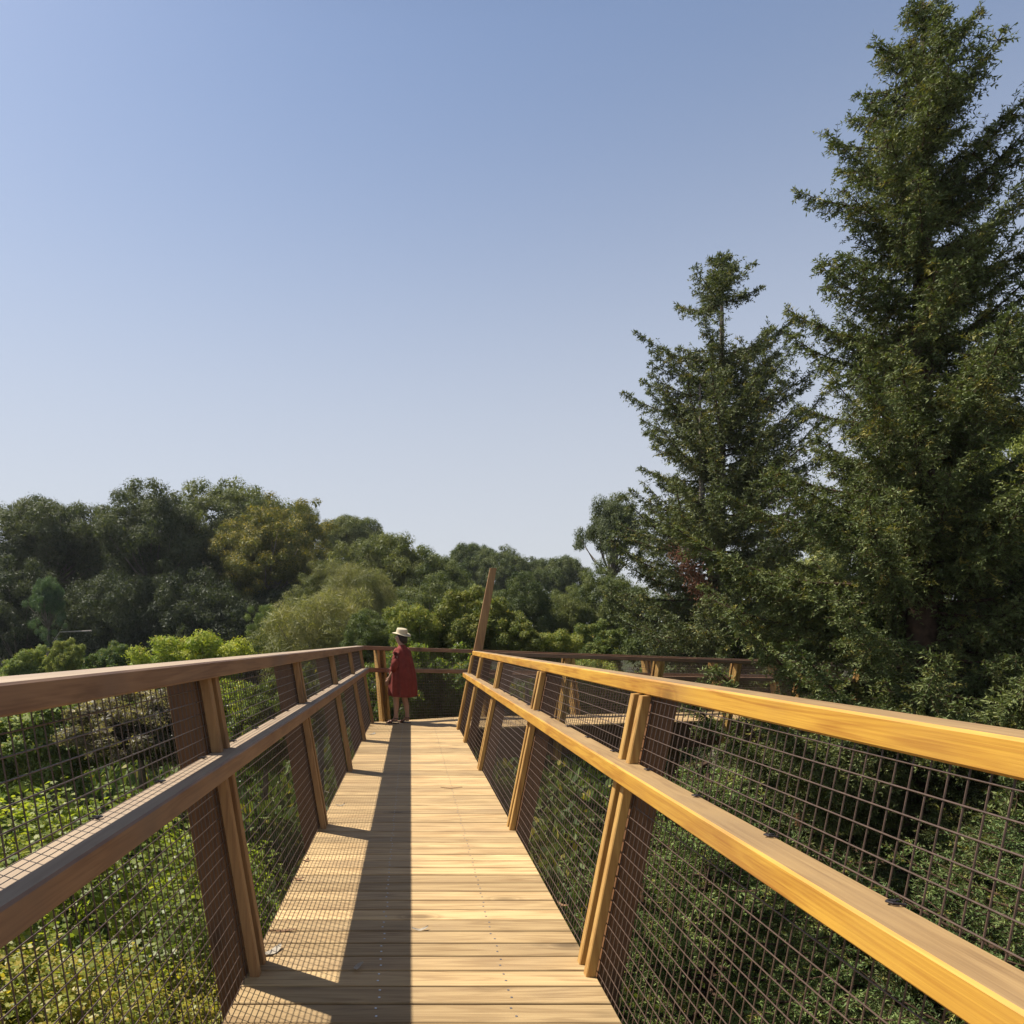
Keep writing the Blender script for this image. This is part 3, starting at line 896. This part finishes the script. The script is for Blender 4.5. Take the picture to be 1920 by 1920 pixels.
# ---- background trees: (kind, photo x, photo y of top, half-width px, distance, height factor, colour, label)
DARK = (0.032, 0.042, 0.024)  # on the lower row, shade from the taller trees put into the leaf colour
GUM = (0.050, 0.062, 0.034); GUM2 = (0.075, 0.090, 0.040); OLIVE = (0.105, 0.115, 0.045)
BACK = [
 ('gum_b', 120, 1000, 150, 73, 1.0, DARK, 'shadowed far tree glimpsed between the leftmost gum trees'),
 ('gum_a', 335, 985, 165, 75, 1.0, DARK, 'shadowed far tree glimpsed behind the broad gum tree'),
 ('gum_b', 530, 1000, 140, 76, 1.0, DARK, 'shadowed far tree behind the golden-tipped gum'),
 ('gum_a', 95, 916, 128, 62, 1.0, GUM, 'gum tree with a domed dark crown at the far left edge'),
 ('gum_c', 178, 960, 80, 64, 1.1, GUM, 'open dark gum tree with sky showing through, beside the far left dome'),
 ('gum_b', 290, 902, 124, 62, 1.0, GUM, 'broad dark gum tree third from the left'),
 ('gum_b', 445, 886, 130, 66, 1.0, GUM2, 'tallest gum tree of the left wood, behind the yellow-tipped one'),
 ('gum_c', 565, 925, 72, 68, 1.1, GUM2, 'narrow gum tree at the right shoulder of the left wood'),
 ('gum_a', 660, 958, 72, 78, 0.9, GUM2, 'small distant gum tree showing above the round olive tree'),
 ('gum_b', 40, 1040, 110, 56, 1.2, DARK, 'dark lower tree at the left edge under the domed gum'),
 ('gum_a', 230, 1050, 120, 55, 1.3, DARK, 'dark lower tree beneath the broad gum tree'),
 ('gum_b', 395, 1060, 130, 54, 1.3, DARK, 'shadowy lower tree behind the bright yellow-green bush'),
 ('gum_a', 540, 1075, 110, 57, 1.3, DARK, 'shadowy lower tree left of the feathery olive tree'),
 ('gum_a', 725, 984, 108, 52, 1.1, (0.085, 0.098, 0.040), 'large round olive gum tree left of centre'),
 ('gum_b', 640, 1045, 80, 46, 1.1, (0.088, 0.098, 0.042), 'olive gum tree on the left flank of the large round one'),
 ('gum_b', 820, 1020, 85, 50, 1.2, (0.068, 0.085, 0.035), 'mid green gum tree right of the large round one'),
 ('gum_a', 885, 1008, 60, 88, 1.1, (0.060, 0.078, 0.035), 'distant gum tree on the skyline at the centre'),
 ('gum_b', 945, 1018, 62, 84, 1.1, (0.060, 0.076, 0.035), 'distant gum tree on the skyline behind the tall post'),
 ('gum_c', 1000, 1030, 46, 86, 1.1, (0.056, 0.072, 0.034), 'small distant gum tree on the skyline right of the tall post'),
 ('gum_a', 1050, 1032, 56, 80, 1.2, (0.062, 0.078, 0.034), 'distant gum tree below the tall gum near the pointed conifer'),
 ('gum_c', 1150, 893, 88, 46, 1.25, (0.060, 0.075, 0.040), 'tall grey-green gum tree rising left of the pointed conifer'),
 ('gum_b', 1150, 1060, 80, 42, 1.2, (0.070, 0.088, 0.034), 'olive tree at the foot of the tall grey-green gum'),
 ('gum_b', 1060, 1095, 66, 40, 1.2, (0.080, 0.095, 0.036), 'soft olive tree between the tall post and the pointed conifer'),
 ('round_b', 985, 1078, 62, 38, 1.2, (0.048, 0.064, 0.028), 'dark rounded tree just right of the tall post'),
 ('round_a', 800, 1085, 90, 42, 1.0, (0.060, 0.076, 0.030), 'dark green round tree above the woman and right of her hat'),
 ('gum_a', 890, 1085, 70, 42, 1.2, (0.062, 0.080, 0.032), 'dark green tree directly left of the tall post'),
 ('feather', 600, 1100, 105, 30, 1.05, (0.135, 0.140, 0.062), 'feathery pale olive tree above the left railing'),
 ('feather', 675, 1050, 70, 36, 1.3, (0.125, 0.130, 0.060), 'taller feathery olive tree rising beside the round gum'),
 ('round_b', 510, 1138, 46, 33, 1.2, (0.085, 0.115, 0.040), 'small round green tree at the left foot of the feathery olive tree'),
 ('round_a', 700, 1150, 62, 27, 1.0, (0.060, 0.080, 0.030), 'dark bushy tree behind the far left corner of the railing'),
 ('round_b', 1500, 1010, 80, 33, 1.5, (0.16, 0.18, 0.07), 'pale green tree in the gap between the two tall conifers'),
 ('round_a', 1860, 760, 105, 30, 1.9, (0.17, 0.20, 0.06), 'bright green tree at the right edge behind the tallest conifer'),
 ('round_a', 1640, 950, 130, 36, 1.4, (0.07, 0.09, 0.035), 'dark green tree hidden behind the tallest conifer'),
 ('round_b', 1300, 1120, 120, 36, 1.0, (0.065, 0.085, 0.033), 'low green tree behind the pointed conifer'),
]
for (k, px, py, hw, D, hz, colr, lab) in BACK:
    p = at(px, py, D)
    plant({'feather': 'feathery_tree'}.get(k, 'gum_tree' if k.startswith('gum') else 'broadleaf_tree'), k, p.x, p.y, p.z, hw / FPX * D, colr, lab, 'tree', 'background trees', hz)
p = at(505, 938, 59)
tg = plant('gum_tree', 'gum_y', p.x, p.y, p.z, 108 / FPX * 59, (0.070, 0.078, 0.028), 'gum tree with golden yellow new growth in the left wood', 'tree', 'background trees', 1.0)

p = at(92, 1062, 44)
pn = plant('pine_tree', 'gum_c', p.x, p.y, p.z, 44 / FPX * 44, (0.055, 0.090, 0.050), 'bluish green pine with clumped needles low at the left, under the domed gum', 'tree', 'background trees', 1.5)
b = MB()
q = [at(172, 1183, 43), at(140, 1184, 43), at(112, 1185, 43), at(104, 1196, 43), at(98, 1206, 43)]
inv = (Matrix.Translation(pn.location) @ pn.rotation_euler.to_matrix().to_4x4()).inverted()
b.tube([inv @ v for v in q], [.05, .04, .035, .025, .01], 5)
b.tube([inv @ v for v in (q[3], at(108, 1200, 43), at(99, 1195, 43))], [.02, .015, .01], 5)
b.build('dead_branch', M['deadwood'], pn)

# ---- shrubs
SH = [
 ('bush_b', 362, 1190, 92, 27, 1.0, (0.19, 0.24, 0.045), 'bright yellow-green bush standing above the left railing'),
 ('bush_a', 60, 1222, 60, 30, 1.0, (0.12, 0.16, 0.05), 'light green bush at the left edge just above the rail'),
 ('bush_a', 122, 1205, 34, 28, 1.3, (0.15, 0.18, 0.06), 'small pale green bush above the left rail'),
 ('bush_a', 215, 1212, 48, 30, 1.1, (0.065, 0.10, 0.035), 'dark green bush above the left rail, left of the bright one'),
 ('bush_b', 775, 1135, 60, 24, 1.2, (0.12, 0.15, 0.042), 'yellow-green bushy tree behind the woman'),
 ('bush_a', 870, 1115, 78, 24, 1.1, (0.105, 0.125, 0.036), 'leafy green bush left of the tall post, above the cross rail'),
 ('bush_a', 955, 1150, 60, 24, 1.1, (0.095, 0.115, 0.036), 'leafy green bush right of the tall post, above the side rail'),
 ('bush_b', 1030, 1185, 55, 25, 1.1, (0.12, 0.15, 0.045), 'low light green bush beyond the side walkway'),
 ('bush_a', 1110, 1175, 60, 28, 1.1, (0.085, 0.115, 0.036), 'low green bush left of the pointed conifer foot'),
 ('bush_a', 1490, 1120, 90, 22, 1.2, (0.085, 0.12, 0.035), 'green bush between the conifers, behind the end of the side rail'),
 ('bush_a', 760, 1216, 85, 18.5, 1.3, (0.075, 0.105, 0.03), 'glossy bush behind the cross rail and the woman'),
 ('bush_a', 880, 1228, 80, 18.5, 1.3, (0.065, 0.095, 0.028), 'glossy bush low behind the cross rail, near the right railing end'),
 ('bush_b', 1080, 1235, 70, 20, 1.2, (0.13, 0.17, 0.045), 'sunlit bush seen through the mesh of the side walkway'),
 ('bush_a', 1190, 1268, 75, 20, 1.3, (0.075, 0.11, 0.034), 'green bush below the side walkway railing'),
 ('bush_a', 585, 1262, 58, 12.6, 1.5, (0.065, 0.09, 0.028), 'dark bush close to the left railing near its far end'),
 ('bush_a', 500, 1290, 80, 12, 1.3, (0.075, 0.105, 0.03), 'green bush seen through the left mesh halfway along'),
 ('bush_b', 430, 1275, 95, 17, 1.0, (0.13, 0.17, 0.04), 'yellow-green bush seen through the upper mesh on the left'),
 ('bush_a', 260, 1300, 110, 18, 0.8, (0.115, 0.105, 0.085), 'dry grey-brown shrub seen through the upper left mesh'),
 ('bush_a', 110, 1290, 150, 21, 0.8, (0.12, 0.16, 0.05), 'low light green shrub beyond the left railing'),
]
for (k, px, py, hw, D, hz, colr, lab) in SH:
    p = at(px, py, D)
    plant('shrub', k, p.x, p.y, p.z, hw / FPX * D, colr, lab, 'shrub', 'shrubs around the boardwalk', hz, mat='broad' if D < 19 else 'leaf')


# ---- near broad-leaved shrubs outside the left railing, leaf by leaf
def lobed_leaf():
    a = [(0, 0), (.10, .16), (.34, .10), (.26, .30), (.52, .46), (.30, .52), (.30, .74), (.14, .66), (0, 1.0),
         (-.14, .66), (-.30, .74), (-.30, .52), (-.52, .46), (-.26, .30), (-.34, .10), (-.10, .16)]
    return np.array(a)


def oval_leaf():
    return np.array([(0, 0), (.20, .22), (.27, .5), (.18, .78), (0, 1.0), (-.18, .78), (-.27, .5), (-.20, .22)])


def near_shrub(name, label, cx, cy, ztop, rx, ry, rz, n, size, shape, color, seed, tipp=0.0, group='leafy shrubs outside the left railing'):
    global rng
    rng = np.random.default_rng(seed)
    gz = float(ground_z(cx, cy))
    root = empty(name, (cx, cy, gz)); tag(root, label, 'shrub', group)
    zc = ztop - rz - gz
    # stems
    K = 46
    d = unit(rng.normal(size=(K, 3)) + np.array([0, 0, .8]))
    tips = d * np.array([rx, ry, rz]) * rng.uniform(.7, 1.0, (K, 1)) + np.array([0, 0, zc])
    b0 = rng.normal(size=(K, 3)) * np.array([.2, .2, 0])
    t = np.linspace(0, 1, 6)[None, :, None]
    path = b0[:, None, :] * (1 - t) + tips[:, None, :] * t + np.sin(t * 3.1) * rng.normal(size=(K, 1, 3)) * .15
    V, F = tubes_np(path, np.linspace(.022, .005, 6)[None, :].repeat(K, 0), 5)
    me = np_mesh('stems', V, F); me.materials.append(M['palebark'])
    o = bpy.data.objects.new('stems', me); o.parent = root; COL.objects.link(o)
    # leaf sprays
    nc = n // 40
    dd = unit(rng.normal(size=(nc, 3)) + np.array([0, 0, .35]))
    f1 = rng.normal(size=(5, 3)) * 3; ph = rng.uniform(0, 6, 5)
    bump = 1 + .20 * np.mean(np.sin(dd @ f1.T + ph), axis=1) * 2
    rr = (rng.uniform(.35, 1.0, nc) ** .45) * bump
    C = dd * rr[:, None] * np.array([rx, ry, rz]) + np.array([0, 0, zc])
    ci = np.repeat(np.arange(nc), 40)
    sp = rng.uniform(.10, .24, nc)[ci][:, None] * size / 0.10
    B = C[ci] + rng.normal(size=(len(ci), 3)) * sp * .62
    x = B + np.array([cx, cy, gz])
    ok = x[:, 0] < -1.12
    B = B[ok]; ci = ci[ok]
    N = len(B)
    # leaf frames: face roughly upwards and outwards
    nrm = unit(np.array([0, 0, 1.0]) * 1.0 + dd[ci] * .5 + rng.normal(size=(N, 3)) * .55)
    ax = unit(np.cross(nrm, rng.normal(size=(N, 3))))
    sd = np.cross(nrm, ax)
    L = size * rng.uniform(.55, 1.25, N)
    k = len(shape)
    fold = -0.22 * np.abs(shape[:, 0])
    curl = -0.18 * shape[:, 1] ** 2
    V = B[:, None, :] + L[:, None, None] * (sd[:, None, :] * shape[None, :, 0:1] + ax[:, None, :] * shape[None, :, 1:2] + nrm[:, None, :] * (fold + curl)[None, :, None])
    F = np.arange(N * k).reshape(N, k)
    t0 = np.clip(.5 + rng.normal(size=nc) * .2, 0, 1)[ci]
    ti = np.clip(t0 + rng.normal(size=N) * .14, 0, 1)
    tp = np.where(rng.random(N) < tipp, rng.uniform(.3, 1, N), 0)
    me = np_mesh('foliage', V.reshape(-1, 3), F, {'tint': np.repeat(ti, k), 'tip': np.repeat(tp, k)})
    me.materials.append(M['broad'])
    c = bpy.data.objects.new('foliage', me); c.parent = root; c.color = (*color, 1); COL.objects.link(c)
    return root


LOB = lobed_leaf(); OVA = oval_leaf()
G1 = (0.18, 0.215, 0.038)
near_shrub('maple_shrub', 'lobed-leaf green shrub at the left edge, seen through the nearest upper mesh', -5.6, 7.2, -0.35, 2.3, 2.2, 2.2, 23000, .105, LOB, G1, 31)
near_shrub('maple_shrub', 'lobed-leaf green shrub behind the dark post of the left railing', -5.0, 10.6, -0.75, 2.1, 2.2, 2.0, 17000, .10, LOB, (0.19, 0.22, 0.04), 32)
near_shrub('maple_shrub', 'shaded lobed-leaf shrub low between the left railing posts', -2.9, 9.0, -1.7, 1.3, 1.8, 1.8, 12000, .085, LOB, (0.14, 0.17, 0.035), 33)
near_shrub('yellow_leaf_shrub', 'yellowing small-leaved shrub at the bottom left corner below the railing', -3.35, 6.6, -1.10, 1.75, 1.9, 1.7, 30000, .052, OVA, (0.20, 0.22, 0.035), 34, tipp=.42)
near_shrub('yellow_leaf_shrub', 'small-leaved green shrub under the lower mesh, right of the yellowing one', -2.3, 8.0, -2.2, 1.1, 1.5, 1.6, 14000, .052, OVA, (0.22, 0.22, 0.04), 35, tipp=.3)
near_shrub('maple_shrub', 'lobed-leaf shrub far left beyond the nearest ones', -9.0, 10.5, -0.5, 2.8, 2.4, 2.2, 13000, .14, LOB, (0.20, 0.25, 0.05), 36)
near_shrub('maple_shrub', 'lobed-leaf shrub low beside the far third of the left railing', -2.8, 11.0, -1.9, 1.3, 1.8, 1.8, 9000, .10, LOB, (0.16, 0.20, 0.035), 37)


# ---- thin summer haze in the air
def build_haze():
    b = MB()
    b.rings([[(-262, -92, z), (262, -92, z), (262, 302, z), (-262, 302, z)] for z in (-9.5, 24.0)])
    m = bpy.data.materials.new('haze'); m.use_nodes = True
    nt = m.node_tree
    for n in list(nt.nodes): nt.nodes.remove(n)
    o_ = nt.nodes.new('ShaderNodeOutputMaterial'); v = nt.nodes.new('ShaderNodeVolumePrincipled')
    v.inputs['Color'].default_value = (0.86, 0.92, 1.0, 1)
    v.inputs['Density'].default_value = 0.0002
    v.inputs['Anisotropy'].default_value = 0.25
    nt.links.new(v.outputs[0], o_.inputs['Volume'])
    o = b.build('haze', m)
    tag(o, 'thin pale haze in the air over the whole valley', 'haze', kind='stuff')


build_haze()


# ---- ground cover (nobody could count it)
def ground_cover():
    global rng
    rng = np.random.default_rng(55)
    n = 150000
    D = 2.0 + 60 * rng.random(n) ** 1.6
    x = rng.uniform(-.62, .95, n) * (D + 3)
    y = D
    z = ground_z(x, y) + rng.random(n) ** 1.5 * .9
    C = np.stack([x, y, z], 1)
    dr = unit(rng.normal(size=(n, 3)) * .8 + np.array([0, 0, .7]))
    s = np.clip(D * .010, .05, .4)
    V, F, T, Pp = leaf_quads(C, dr, s * rng.uniform(.7, 1.5, n) * 1.6, s * rng.uniform(.5, 1.1, n), rng.random(n), np.where(rng.random(n) < .08, .5, 0))
    me = np_mesh('undergrowth', V, F, {'tint': T, 'tip': Pp}); me.materials.append(M['leaf'])
    o = bpy.data.objects.new('undergrowth', me); o.color = (.075, .105, .03, 1); COL.objects.link(o)
    tag(o, 'low green undergrowth covering the ground below the boardwalk', 'undergrowth', kind='stuff')


ground_cover()


# ------------------------------------------------------------------ the woman
def skin_mesh(name, verts, edges, radii, mat, parent, sub=1, root_i=0):
    me = bpy.data.meshes.new(name)
    me.from_pydata([tuple(v) for v in verts], edges, [])
    o = bpy.data.objects.new(name, me); COL.objects.link(o)
    md = o.modifiers.new('skin', 'SKIN')
    md.use_smooth_shade = True
    for i, sv in enumerate(me.skin_vertices[0].data):
        r = radii[i]
        sv.radius = r if hasattr(r, '__len__') else (r, r)
        sv.use_root = (i == root_i)
    ss = o.modifiers.new('sub', 'SUBSURF'); ss.levels = sub; ss.render_levels = sub
    dg = bpy.context.evaluated_depsgraph_get()
    nm = bpy.data.meshes.new_from_object(o.evaluated_get(dg))
    bpy.data.objects.remove(o)
    for m_ in list(nm.materials): pass
    nm.materials.clear(); nm.materials.append(mat)
    nm.polygons.foreach_set('use_smooth', [True] * len(nm.polygons))
    q = bpy.data.objects.new(name, nm); COL.objects.link(q)
    q.parent = parent
    return q


def build_person():
    # local frame: she faces local +Y; X is her right
    root = empty('person', (-0.155, 12.72, 0.0), R(58))
    tag(root, 'woman in a loose brick-red dress and straw hat standing at the far end, looking left', 'person')
    V, E, Ra = [], [], []
    def add(p, r, par=None):
        V.append(Vector(p)); Ra.append(r)
        if par is not None: E.append((par, len(V) - 1))
        return len(V) - 1
    pel = add((0, 0, .82), (.15, .105))
    sp1 = add((0, .0, .98), (.12, .09), pel)
    ch = add((0, .0, 1.16), (.135, .095), sp1)
    nb = add((0, -.01, 1.29), (.06, .06), ch)
    nk = add((0, .005, 1.355), (.045, .048), nb)
    jaw = add((0, .03, 1.41), (.058, .068), nk)
    hd = add((0, .02, 1.475), (.072, .085), jaw)
    cr = add((0, .005, 1.535), (.058, .068), hd)
    nose = add((0, .112, 1.452), (.010, .012), jaw)
    V[nose] = Vector((0, .112, 1.450))
    for sgn in (-1, 1):
        add((sgn * .078, .0, 1.455), (.008, .016), hd)          # ears
        # legs
        hip = add((sgn * .085, 0, .76), (.085, .09), pel)
        fwd = .07 if sgn < 0 else -.04
        kn = add((sgn * .09, .02 + fwd * .5, .43), (.052, .056), hip)
        cf = add((sgn * .092, -.01 + fwd * .8, .30), (.048, .053), kn)
        an = add((sgn * .095, -.02 + fwd, .085), (.028, .031), cf)
        he = add((sgn * .095, -.045 + fwd, .035), (.028, .026), an)
        ba = add((sgn * .10, .09 + fwd, .03), (.036, .020), an)
        to = add((sgn * .10, .145 + fwd, .024), (.030, .013), ba)
        # arms
        shd = add((sgn * .145, -.005, 1.225), (.036, .036), ch)
        if sgn < 0:
            el = add((sgn * .208, -.01, .965), (.032, .032), shd)
            wr = add((sgn * .185, .13, .775), (.023, .026), el)
        else:
            el = add((sgn * .215, .03, .975), (.038, .038), shd)
            wr = add((sgn * .13, .22, .92), (.023, .026), el)
        dirh = (V[wr] - V[el]).normalized()
        palm = add(V[wr] + dirh * .055, (.018, .036), wr)
        side = Vector((0, 1, 0)).cross(dirh)
        if side.length < .1: side = Vector((1, 0, 0))
        side = dirh.cross(Vector((1, 0, 0))).normalized()
        for q, (off, ln) in enumerate(((-.028, .062), (-.010, .074), (.009, .070), (.027, .056))):
            a = add(V[palm] + dirh * .03 + side * off, (.0088, .0088), palm)
            b = add(V[a] + dirh * ln * .5 + Vector((-sgn * .006, 0, -.004)), (.0080, .0080), a)
            add(V[b] + dirh * ln * .4 + Vector((-sgn * .016, 0, -.012)), (.0068, .0068), b)
        th = add(V[wr] + dirh * .03 - side * .032, (.010, .010), wr)
        add(V[th] + dirh * .035 - side * .014, (.008, .008), th)
    body = skin_mesh('body', V, E, Ra, M['skin'], root, 1, 0)
    body.name = 'body'

    # dress: loose A-line, folds as ripples round the body
    def ring(z, ax, ay, cx=0, cy=0, fold=0, ph=0, n=64, dz=0.0):
        out = []
        for i in range(n):
            a = 2 * math.pi * i / n
            k = 1 + 1.5 * fold * (math.sin(a * 11 + ph) * .6 + math.sin(a * 5 + 1.7 * ph) * .4)
            out.append((cx + ax * k * math.cos(a), cy + ay * k * math.sin(a), z + dz * math.sin(a + .6)))
        return out
    b = MB()
    prof = [(.475, .226, .240, .085, 0.02), (.56, .226, .238, .08, .01), (.70, .226, .230, .07, 0), (.85, .224, .214, .06, 0), (1.0, .206, .182, .05, 0),
            (1.12, .192, .152, .04, 0), (1.20, .178, .124, .025, 0), (1.255, .160, .095, .012, 0), (1.29, .105, .075, .008, 0), (1.315, .070, .064, 0, 0), (1.335, .058, .058, 0, 0)]
    rs = [ring(z, ax, ay, 0, -.012, f, .08 * i, dz=dz) for i, (z, ax, ay, f, dz) in enumerate(prof)]
    b.rings(rs, cap=False)
    hem = prof[0]
    inner = ring(hem[0] + .004, hem[1] - .012, hem[2] - .012, 0, -.012, hem[3], 0, dz=hem[4])
    up_ = ring(.75, .20, .165, 0, -.012, .03, 0)
    b.rings([rs[0], inner, up_], cap=False)
    b.build('dress', M['dress'], root, smooth=True)
    # sleeves, full above the gathered cuff
    for sgn in (-1, 1):
        s_ = MB()
        if sgn < 0: pts = [(-.135, -.005, 1.245), (-.19, -.01, 1.19), (-.215, -.015, 1.08), (-.218, -.005, .97), (-.212, .03, .925), (-.205, .055, .90)]
        else: pts = [(.135, -.005, 1.245), (.19, -.01, 1.19), (.222, .0, 1.08), (.225, .03, .985), (.205, .07, .965), (.19, .095, .955)]
        s_.tube(pts, [.055, .062, .064, .072, .064, .040], 16, cap=True)
        s_.build('sleeve', M['dress'], root, smooth=True)
        # sandals with straps
        fwd = .07 if sgn < 0 else -.04
        sd = MB()
        x0 = sgn * .099; y0 = fwd
        foot = [(x0 + sgn * 0, y0 - .085), (x0 - .034, y0 - .06), (x0 - .034, y0 + .0), (x0 - .044, y0 + .09), (x0 - .03, y0 + .165), (x0, y0 + .185), (x0 + .03, y0 + .165), (x0 + .044, y0 + .09), (x0 + .034, y0 + 0), (x0 + .034, y0 - .06)]
        sd.rings([[(p[0], p[1], 0.001) for p in foot], [(p[0], p[1], .014) for p in foot]])
        for (yy, zz, rr, rz_) in ((y0 + .10, .014, .043, .040), (y0 + .035, .02, .042, .055)):
            sd.tube([(x0 + rr * math.cos(a), yy - .01 * math.sin(a), zz + rz_ * math.sin(a)) for a in [math.pi * i / 8 for i in range(9)]], .006, 6)
        sd.tube([(sgn * .095 + .036 * math.cos(a), y0 - .02 + .038 * math.sin(a), .09) for a in [2 * math.pi * i / 12 for i in range(13)]], .007, 6)
        sd.build('sandal', M['sandal'], root)
    # hair: bob below the hat at the back
    hb = MB(); rs = []
    for z, r0, cy in ((1.355, .030, -.055), (1.375, .062, -.045), (1.41, .083, -.03), (1.46, .092, -.015), (1.51, .090, -.005), (1.555, .07, 0), (1.575, .03, 0)):
        rs.append([(r0 * math.cos(2 * math.pi * i / 20), cy + r0 * (.95 if math.sin(2 * math.pi * i / 20) < 0 else (.55 if z < 1.5 else .95)) * math.sin(2 * math.pi * i / 20), z) for i in range(20)])
    hb.rings(rs); hb.build('hair', M['hair'], root, smooth=True)
    for sgn in (-1, 1):
        e = MB()
        e.rings([[(sgn * .030 + r_ * math.cos(a), .098 + dy, 1.478 + r_ * .55 * math.sin(a)) for a in [2 * math.pi * i / 10 for i in range(10)]] for r_, dy in ((.013, -.012), (.012, 0.0), (.005, .004))])
        e.build('eye', M['eyew'], root, smooth=True)
    mo = MB(); mo.tube([(-.022, .094, 1.417), (0, .102, 1.416), (.022, .094, 1.417)], [.003, .006, .003], 6)
    mo.build('mouth', M['dress'], root, smooth=True)
    # straw hat, tilted slightly back
    hat = MB()
    prof = [(.155, .000), (.150, .006), (.098, .010), (.094, .030), (.090, .075), (.082, .092), (.055, .097), (.0, .094)]
    rs = []
    for (r_, z_) in prof[:-1]:
        rs.append([(r_ * math.cos(2 * math.pi * i / 28), r_ * 1.06 * math.sin(2 * math.pi * i / 28), z_ + (0.012 * math.cos(4 * math.pi * i / 28) if r_ > .12 else 0)) for i in range(28)])
    hat.rings(rs)
    ho = hat.build('hat', M['hat'], root, smooth=True)
    ho.location = (0, .0, 1.52); ho.rotation_euler = (R(13), R(-5), 0)


build_person()


# ------------------------------------------------------------------ fallen leaves on the deck
def fallen(px, py, ln, rot, curl, mat, label, w=0.11):
    D = FPX * EYE / (py - VY); x = (px - VX) / FPX * D
    b = MB(); n = 9; ln *= 0.8
    a, c = [], []
    for i in range(n):
        t = i / (n - 1)
        ang = rot + curl * (t - .5)
        if i == 0: p = Vector((0, 0, 0)); pts = [p]
        else: p = pts[-1] + Vector((math.cos(ang), math.sin(ang), 0)) * ln / (n - 1); pts.append(p)
        nn = Vector((-math.sin(ang), math.cos(ang), 0))
        hw = ln * w * (math.sin(math.pi * min(1, t * .96 + .03)) ** .7)
        z = .0035 + .012 * abs(t - .45) * 2 * (1 if i % 2 else .9)
        a.append((p + nn * hw) + Vector((0, 0, z + .004))); c.append((p - nn * hw) + Vector((0, 0, z)))
    rs = []
    for i in range(n):
        m_ = (a[i] + c[i]) / 2 - Vector((0, 0, .002))
        rs.append([a[i], m_, c[i], c[i] - Vector((0, 0, .0008)), m_ - Vector((0, 0, .0008)), a[i] - Vector((0, 0, .0008))])
    b.rings(rs)
    o = b.build('fallen_leaf', mat, loc=(x, D, 0))
    tag(o, label, 'leaf', 'dry leaves fallen on the deck')


fallen(668, 1824, .10, 1.3, -1.6, M['dryleaf'], 'pale curled leaf lying in the shadow band nearest the camera', .13)
fallen(772, 1745, .11, .15, 1.2, M['dryleaf'], 'pale curled leaf on the sunny boards right of the shadow band', .08)
fallen(622, 1490, .22, -.9 + 3.14, .9, M['dryleaf'], 'long silvery leaf at the left edge of the boards, halfway along', .05)
fallen(630, 1512, .12, .5, 1.5, M['dryleaf'], 'short silvery leaf touching the long one at the left edge', .07)
fallen(549, 1650, .085, -.1, .5, M['brownleaf'], 'brown leaf on the mesh shadow near the left edge', .16)
fallen(492, 1795, .16, 1.0, .6, M['dryleaf'], 'pale crumpled leaf at the foot of the nearest left post', .14)
fallen(505, 1750, .17, .1, -.9, M['brownleaf'], 'thin brown curved leaf near the nearest left post', .05)
fallen(567, 1617, .07, .8, .8, M['brownleaf'], 'small brown leaf against the left mesh', .18)
fallen(688, 1378, .30, 1.0, 1.4, M['dryleaf'], 'heap-like pale leaf at the far left corner by the railing', .10)
fallen(1045, 1695, .10, -1.0, .5, M['brownleaf'], 'reddish brown leaf beside the right mesh', .12)
fallen(826, 1479, .26, 0.0, -.15, M['brownleaf'], 'thin dark twig-like leaf across the sunny boards', .025)
